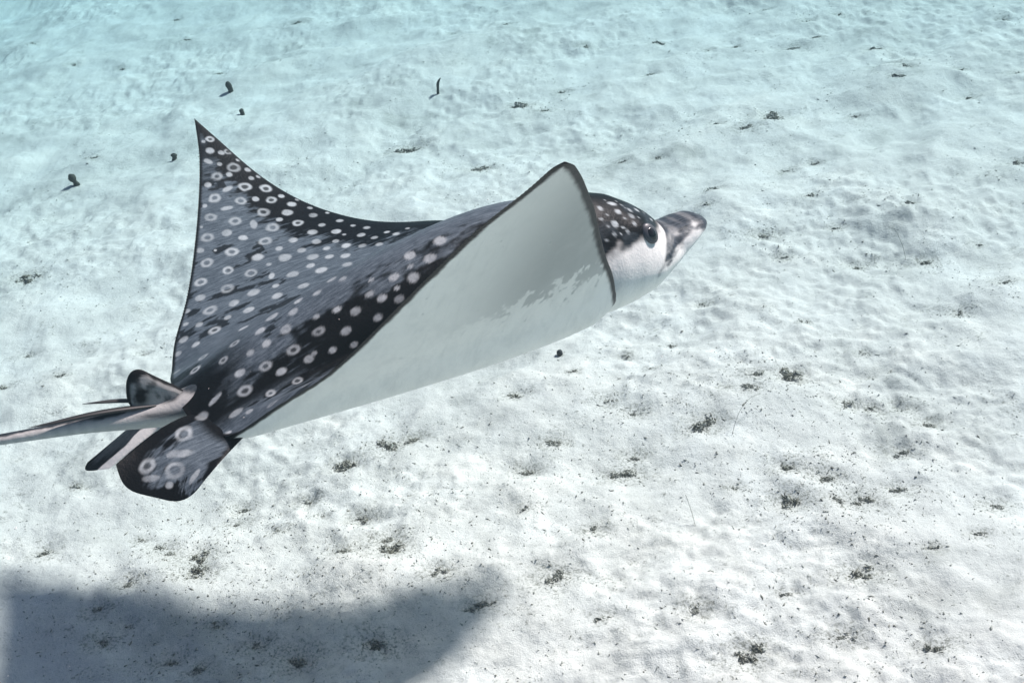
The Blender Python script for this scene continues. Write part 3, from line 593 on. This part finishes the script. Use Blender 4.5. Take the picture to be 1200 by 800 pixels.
# ------------------------------------------------------------------ weed tufts, stubs, pebble, strands
def mat_weed(name, a, b):
    t = NT(name); co = t.coord("Object")
    c = t.mix(t.noise(130, 3, 0.6, co), a, b)
    c = t.mix(t.ramp(t.attr("tone"), 0.0, 1.0), c, (0.55, 0.53, 0.48))
    return t.set(base_color=c, roughness=0.9, specular=0.1)
M_WEED = mat_weed("weed", (0.075, 0.066, 0.050), (0.26, 0.23, 0.185))
M_BIT = mat_weed("bits", (0.11, 0.095, 0.075), (0.32, 0.275, 0.225))

def bits(n, pos, size, r_, flat=0.6):
    """n irregular crumbs: squashed octahedra; pos (n,3), size (n,)"""
    base = np.array([(1,0,0),(0,1,0),(-1,0,0),(0,-1,0),(0,0,1),(0,0,-1)], float)
    tri = np.array([(0,1,4),(1,2,4),(2,3,4),(3,0,4),(1,0,5),(2,1,5),(3,2,5),(0,3,5)])
    B = base[None] * (1 + 0.45 * r_.normal(size=(n, 6, 1)).clip(-1, 1.2))
    B *= np.stack([r_.uniform(.9, 2.6, n), r_.uniform(.4, .9, n), r_.uniform(.3, .9, n) * flat / .6], -1)[:, None, :]
    a = r_.uniform(0, 2 * np.pi, n); c, s = np.cos(a), np.sin(a); b = r_.normal(size=n) * .5; cb, sb = np.cos(b), np.sin(b)
    x, y, z = B[..., 0], B[..., 1], B[..., 2]
    x, z = x * cb[:, None] - z * sb[:, None], x * sb[:, None] + z * cb[:, None]
    x, y = x * c[:, None] - y * s[:, None], x * s[:, None] + y * c[:, None]
    V = np.stack([x, y, z], -1) * size[:, None, None] + pos[:, None, :]
    return V.reshape(-1, 3), (tri[None] + 6 * np.arange(n)[:, None, None]).reshape(-1, 3)

def tuft_mesh(k, size):
    r_ = np.random.default_rng(100 + k)
    R = (0.015, 0.024, 0.036, 0.050)[size - 1]
    n = (60, 150, 260, 380)[size - 1]
    nc = r_.integers(4, 7)
    cc = np.c_[np.linspace(-.65, .65, nc) * R + r_.normal(size=nc) * R * .12, r_.normal(size=nc) * R * .28]
    w = r_.uniform(.6, 1, nc)
    i = r_.choice(nc, n, p=w / w.sum())
    far = np.zeros(n, bool)
    p = cc[i] + r_.normal(size=(n, 2)) * (R * np.where(far, .85, .30) * w[i])[:, None] * np.array([1.3, .8])
    d = np.where(far, 0, np.exp(-((p - cc[i]) ** 2).sum(1) / (R * .4) ** 2))
    z = r_.uniform(-.05, 1, n) * d * R * .22 + .0003
    V, T = bits(n, np.c_[p, z], r_.uniform(.4, 1.3, n) ** 1.5 * (.0016 + .0005 * size) * (.65 + .5 * d), r_)
    tone = np.repeat(np.where(r_.random(n) < .30, r_.uniform(.6, 1, n), r_.uniform(0, .6, n)), 6)
    nb = n // 7
    i = r_.choice(nc, nb, p=w / w.sum())
    p = cc[i] + r_.normal(size=(nb, 2)) * (R * .28 * w[i])[:, None]
    h = r_.uniform(.25, 1.0, nb) * (.004 + .002 * size); a = r_.uniform(0, 2 * np.pi, nb); le = r_.normal(size=(nb, 2)) * .9
    wd = r_.uniform(.0006, .0015, nb)
    bl = np.c_[p, np.full(nb, -.002)]
    A_ = bl + np.c_[np.cos(a) * wd, np.sin(a) * wd, np.zeros(nb)]; B_ = bl - np.c_[np.cos(a) * wd, np.sin(a) * wd, np.zeros(nb)]
    C_ = bl + np.c_[-np.sin(a) * wd, np.cos(a) * wd, np.zeros(nb)]
    D_ = bl + np.c_[le * h[:, None], h]
    VB = np.stack([A_, B_, C_, D_], 1).reshape(-1, 3)
    TB = (np.array([(0, 2, 3), (2, 1, 3), (1, 0, 3)])[None] + 4 * np.arange(nb)[:, None, None]).reshape(-1, 3) + len(V)
    tone = np.r_[tone, np.repeat(r_.uniform(0, .5, nb), 4)]
    return make_mesh("weed_tuft", np.r_[V, VB], None, M_WEED, smooth=False, tris=np.r_[T, TB], attrs={"tone": tone})

TUFT_LABEL = {1: "tiny dark weed crumb on pale sand", 2: "small dark weed tuft in a sand dimple", 3: "wide ragged dark weed clump"}
def build_tufts():
    inv = ray.matrix_basis.inverted()
    lib = {s: [tuft_mesh(10 * s + k, s) for k in range(6)] for s in (1, 2, 3)}
    for k, (x, y, s) in enumerate(TUFTS):
        o = link("weed_tuft", lib[s][k % 6])
        o.location = (x, y, sand_z(x, y) - 0.0005)
        o.rotation_euler = (0, 0, float(rng.uniform(-.5, .5)) + (math.pi if rng.random() < .5 else 0))
        f = float(rng.uniform(.55, .92)) * (1 + .7 * min(1, max(0, (y - 2.3) / 1.4))); o.scale = (f * float(rng.uniform(.9, 1.2)), f, f * 1.15)
        lab = TUFT_LABEL[s]; g = {1: "tiny weed crumbs", 2: "small weed tufts", 3: "wide weed clumps"}[s]
        lx, ly, _ = inv @ Vector((x, y, 0.0))
        if y < 1.55 + 0.12 * x and x < 0.0: w = "inside the shadow of the ray"
        elif lx > 1.02: w = "out ahead of the ray's snout"
        elif ly > 0.80: w = "out past the ray's raised far wing"
        elif lx < -0.02: w = "behind the ray's tail fins"
        elif lx < 0.45 and ly < -0.05: w = "between the ray's belly and its shadow"
        else: w = "below the ray's belly and head"
        lab = lab + " " + w; g = g + " " + w
        tag(o, lab, "weed", g)
build_tufts()

def build_small():
    t = NT("stub_dark"); dk = t.set(base_color=t.mix(t.noise(60, 3, .6, t.coord("Object")), (0.02, 0.02, 0.018), (0.10, 0.09, 0.065)), roughness=0.85)
    labs = ["tallest dark stub poking up from sand above the ray's raised wing tip",
            "short dark stub just beside the taller stub on bright sand",
            "dark stub standing alone on sand beside the raised wing tip",
            "leaning dark stub on sand, far out from the ray's wing"]
    for k, (x, y) in enumerate(STUBS):
        h = (.044, .028, .026, .048)[k]; le = (-.010, .002, .002, -.016)[k]; r0 = (.0125, .010, .011, .012)[k]
        z = sand_z(x, y)
        C = [(0, 0, -.02, r0), (0, 0, .0, r0), (le * .4, 0, h * .5, r0 * .95), (le * .8, 0, h * .9, r0 * .8), (le, 0, h, r0 * .35)]
        T_ = upright(C, 24, 14, 40 + k)
        o = link("stub", make_mesh("stub", T_[0], T_[1], dk)); o.location = (x, y, z)
        tag(o, labs[k], "stub", "dark stubs in the sand")
    x, y = STICK
    C = [(0, 0, -.02, .006), (.0, 0, .0, .006), (.002, 0, .03, .0055), (.010, 0, .055, .005), (.020, 0, .068, .002)]
    T_ = upright(C, 30, 10, 60); o = link("stick", make_mesh("stick", T_[0], T_[1], dk)); o.location = (x, y, sand_z(x, y))
    tag(o, "thin curved dark stick standing upright in the pale sand", "stick")
    t = NT("pebble_dark"); pm = t.set(base_color=t.mix(t.noise(80, 4, .6, t.coord("Object")), (0.015, 0.017, 0.018), (0.06, 0.062, 0.06)), roughness=0.7)
    V, Q = ellipsoid((0, 0, 0), (.0085, .008, .011), 24, 16)
    V = V * (1 + .18 * (fbm(V[:, 0] * 160 + 5, V[:, 1] * 160 + V[:, 2] * 120, 71, 2) - .5))[:, None]
    x, y = PEBBLE; o = link("pebble", make_mesh("pebble", V, Q, pm)); o.location = (x, y, sand_z(x, y) + .007)
    tag(o, "small black rounded pebble on sand below the ray's belly", "pebble")
    t = NT("strand_pale"); stm = t.set(base_color=t.mix(t.noise(40, 2, .5, t.coord("Object")), (0.14, 0.12, 0.09), (0.28, 0.26, 0.22)), roughness=0.8)
    for pts_, lab in (([(.484,1.956,0),(.50,1.975,.035),(.535,2.01,.05),(.575,2.045,.03)], "hair-thin curved weed strand beside two wide weed clumps"),
                      ([(.339,1.696,0),(.334,1.715,.03),(.328,1.74,.055)], "hair-thin straight weed strand on open sand under the ray"),
                      ([(1.163,2.649,0),(1.155,2.67,.05),(1.140,2.70,.09)], "hair-thin weed strand next to a small tuft ahead of the ray")):
        C = [(px, py, sand_z(px, py) + pz, .0005) for px, py, pz in pts_]
        o0 = np.array(C[0][:3]); C = [(*(np.array(c[:3]) - o0), c[3]) for c in C]
        T_ = upright(C, 24, 5, 0); o = link("weed_strand", make_mesh("weed_strand", T_[0], T_[1], stm)); o.location = tuple(o0)
        tag(o, lab, "weed", "thin weed strands")

def upright(C, NL, NA, seed):
    C = np.array(C, float); s = np.r_[0, np.cumsum(np.linalg.norm(np.diff(C[:, :3], axis=0), axis=1))]
    P = cspline(s, C, np.linspace(0, s[-1], NL)); T = np.gradient(P[:, :3], axis=0); T /= np.linalg.norm(T, axis=1, keepdims=True)
    S = np.cross(T, [.3, 1, .1]); S /= np.linalg.norm(S, axis=1, keepdims=True); U = np.cross(S, T)
    a = np.linspace(0, 2 * np.pi, NA, endpoint=False)
    rr = np.maximum(P[:, 3:4], 2e-4) * (1 + (0.5 * (vnoise(np.linspace(0, 6, NL)[:, None] + 0 * a, 2 * np.cos(a)[None] + 3 + 0 * P[:, :1], seed) - .5) if seed else 0))
    V = P[:, None, :3] + rr[..., None] * (np.cos(a)[None, :, None] * S[:, None] + np.sin(a)[None, :, None] * U[:, None])
    V = V.reshape(-1, 3); n = len(V); V = np.r_[V, P[:1, :3], P[-1:, :3]]
    Q = grid_quads(NL, NA, wrap=True)
    cap = [(n, (i + 1) % NA, i, i) for i in range(NA)]
    Tq = np.r_[Q]
    k = NA * (NL - 1); top = np.array([(k + i, k + (i + 1) % NA, n + 1, n + 1) for i in range(NA)])
    return V, Tq if not seed else Tq
build_small()

def build_debris():
    r_ = np.random.default_rng(5); n = 220000
    x = r_.uniform(-2.9, 2.9, n); y = 1.2 * (4.6 ** r_.uniform(0, 1, n))
    dens = fbm(x * 3.2, y * 3.2, 401, 4, .6); d2 = fbm(x * 11, y * 11, 409, 2)
    keep = r_.random(n) < np.clip((dens - .47) * 6.0, 0.012, 1) * np.clip((d2 - .44) * 6, .02, 1) * .6
    keep &= np.abs(x) < 0.55 * np.hypot(y, 2) + .2
    x, y = x[keep], y[keep]
    for tx, ty, s_ in TUFTS:
        m = 40 * s_ * s_; R = .03 + .028 * s_
        x = np.r_[x, tx + r_.normal(size=m) * R * 1.3]; y = np.r_[y, ty + r_.normal(size=m) * R * .8]
    n = len(x)
    z = np.array(sand_pits(x[None].copy(), y[None].copy(), sand_height(x[None], y[None])))[0]
    size = .0007 + .0022 * r_.random(n) ** 5
    V, T = bits(n, np.c_[x, y, z + size * .2], size, r_)
    o = link("sand_debris", make_mesh("sand_debris", V, None, M_BIT, smooth=False, tris=T, attrs={"tone": np.repeat(r_.random(n) * .8 + .15, 6)}))
    tag(o, "fine dark shell and weed crumbs strewn over the sand", "debris", kind="stuff")
build_debris()

def build_specks():
    r_ = np.random.default_rng(8); n = 260
    y = r_.uniform(.7, 3.4, n); x = r_.uniform(-1, 1, n) * (.35 + .5 * y); z = r_.uniform(.08, 1.3, n)
    V, T = bits(n, np.c_[x, y, z], r_.uniform(.0003, .0009, n), r_)
    t = NT("drift"); m = t.set(base_color=t.mix(t.noise(50, 2), (0.6, 0.6, 0.56), (0.8, 0.8, 0.76)), roughness=0.9)
    tag(link("drifting_specks", make_mesh("drifting_specks", V, None, m, smooth=False, tris=T)), "tiny pale specks drifting in the water", "specks", kind="stuff")
build_specks()

# ------------------------------------------------------------------ the water itself
def build_haze():
    x0, x1, y0, y1, z0, z1 = -64, 64, -46, 76, -1.2, 1.9
    V = [(x, y, z) for z in (z0, z1) for y in (y0, y1) for x in (x0, x1)]
    Q = [(0, 2, 3, 1), (4, 5, 7, 6), (0, 1, 5, 4), (2, 6, 7, 3), (0, 4, 6, 2), (1, 3, 7, 5)]
    m = bpy.data.materials.new("water_haze"); m.use_nodes = True; nt = m.node_tree; nt.nodes.clear()
    out = nt.nodes.new("ShaderNodeOutputMaterial"); pv = nt.nodes.new("ShaderNodeVolumePrincipled")
    pv.inputs["Color"].default_value = (0.02, 0.06, 0.07, 1); pv.inputs["Density"].default_value = 0.275
    pv.inputs["Absorption Color"].default_value = (0.0005, 0.56, 0.66, 1)
    pv.inputs["Anisotropy"].default_value = 0.2
    nt.links.new(pv.outputs[0], out.inputs["Volume"])
    o = link("haze", make_mesh("haze", V, Q, m, smooth=False))
    tag(o, "clear turquoise sea water over the sand", "water", kind="stuff")
build_haze()
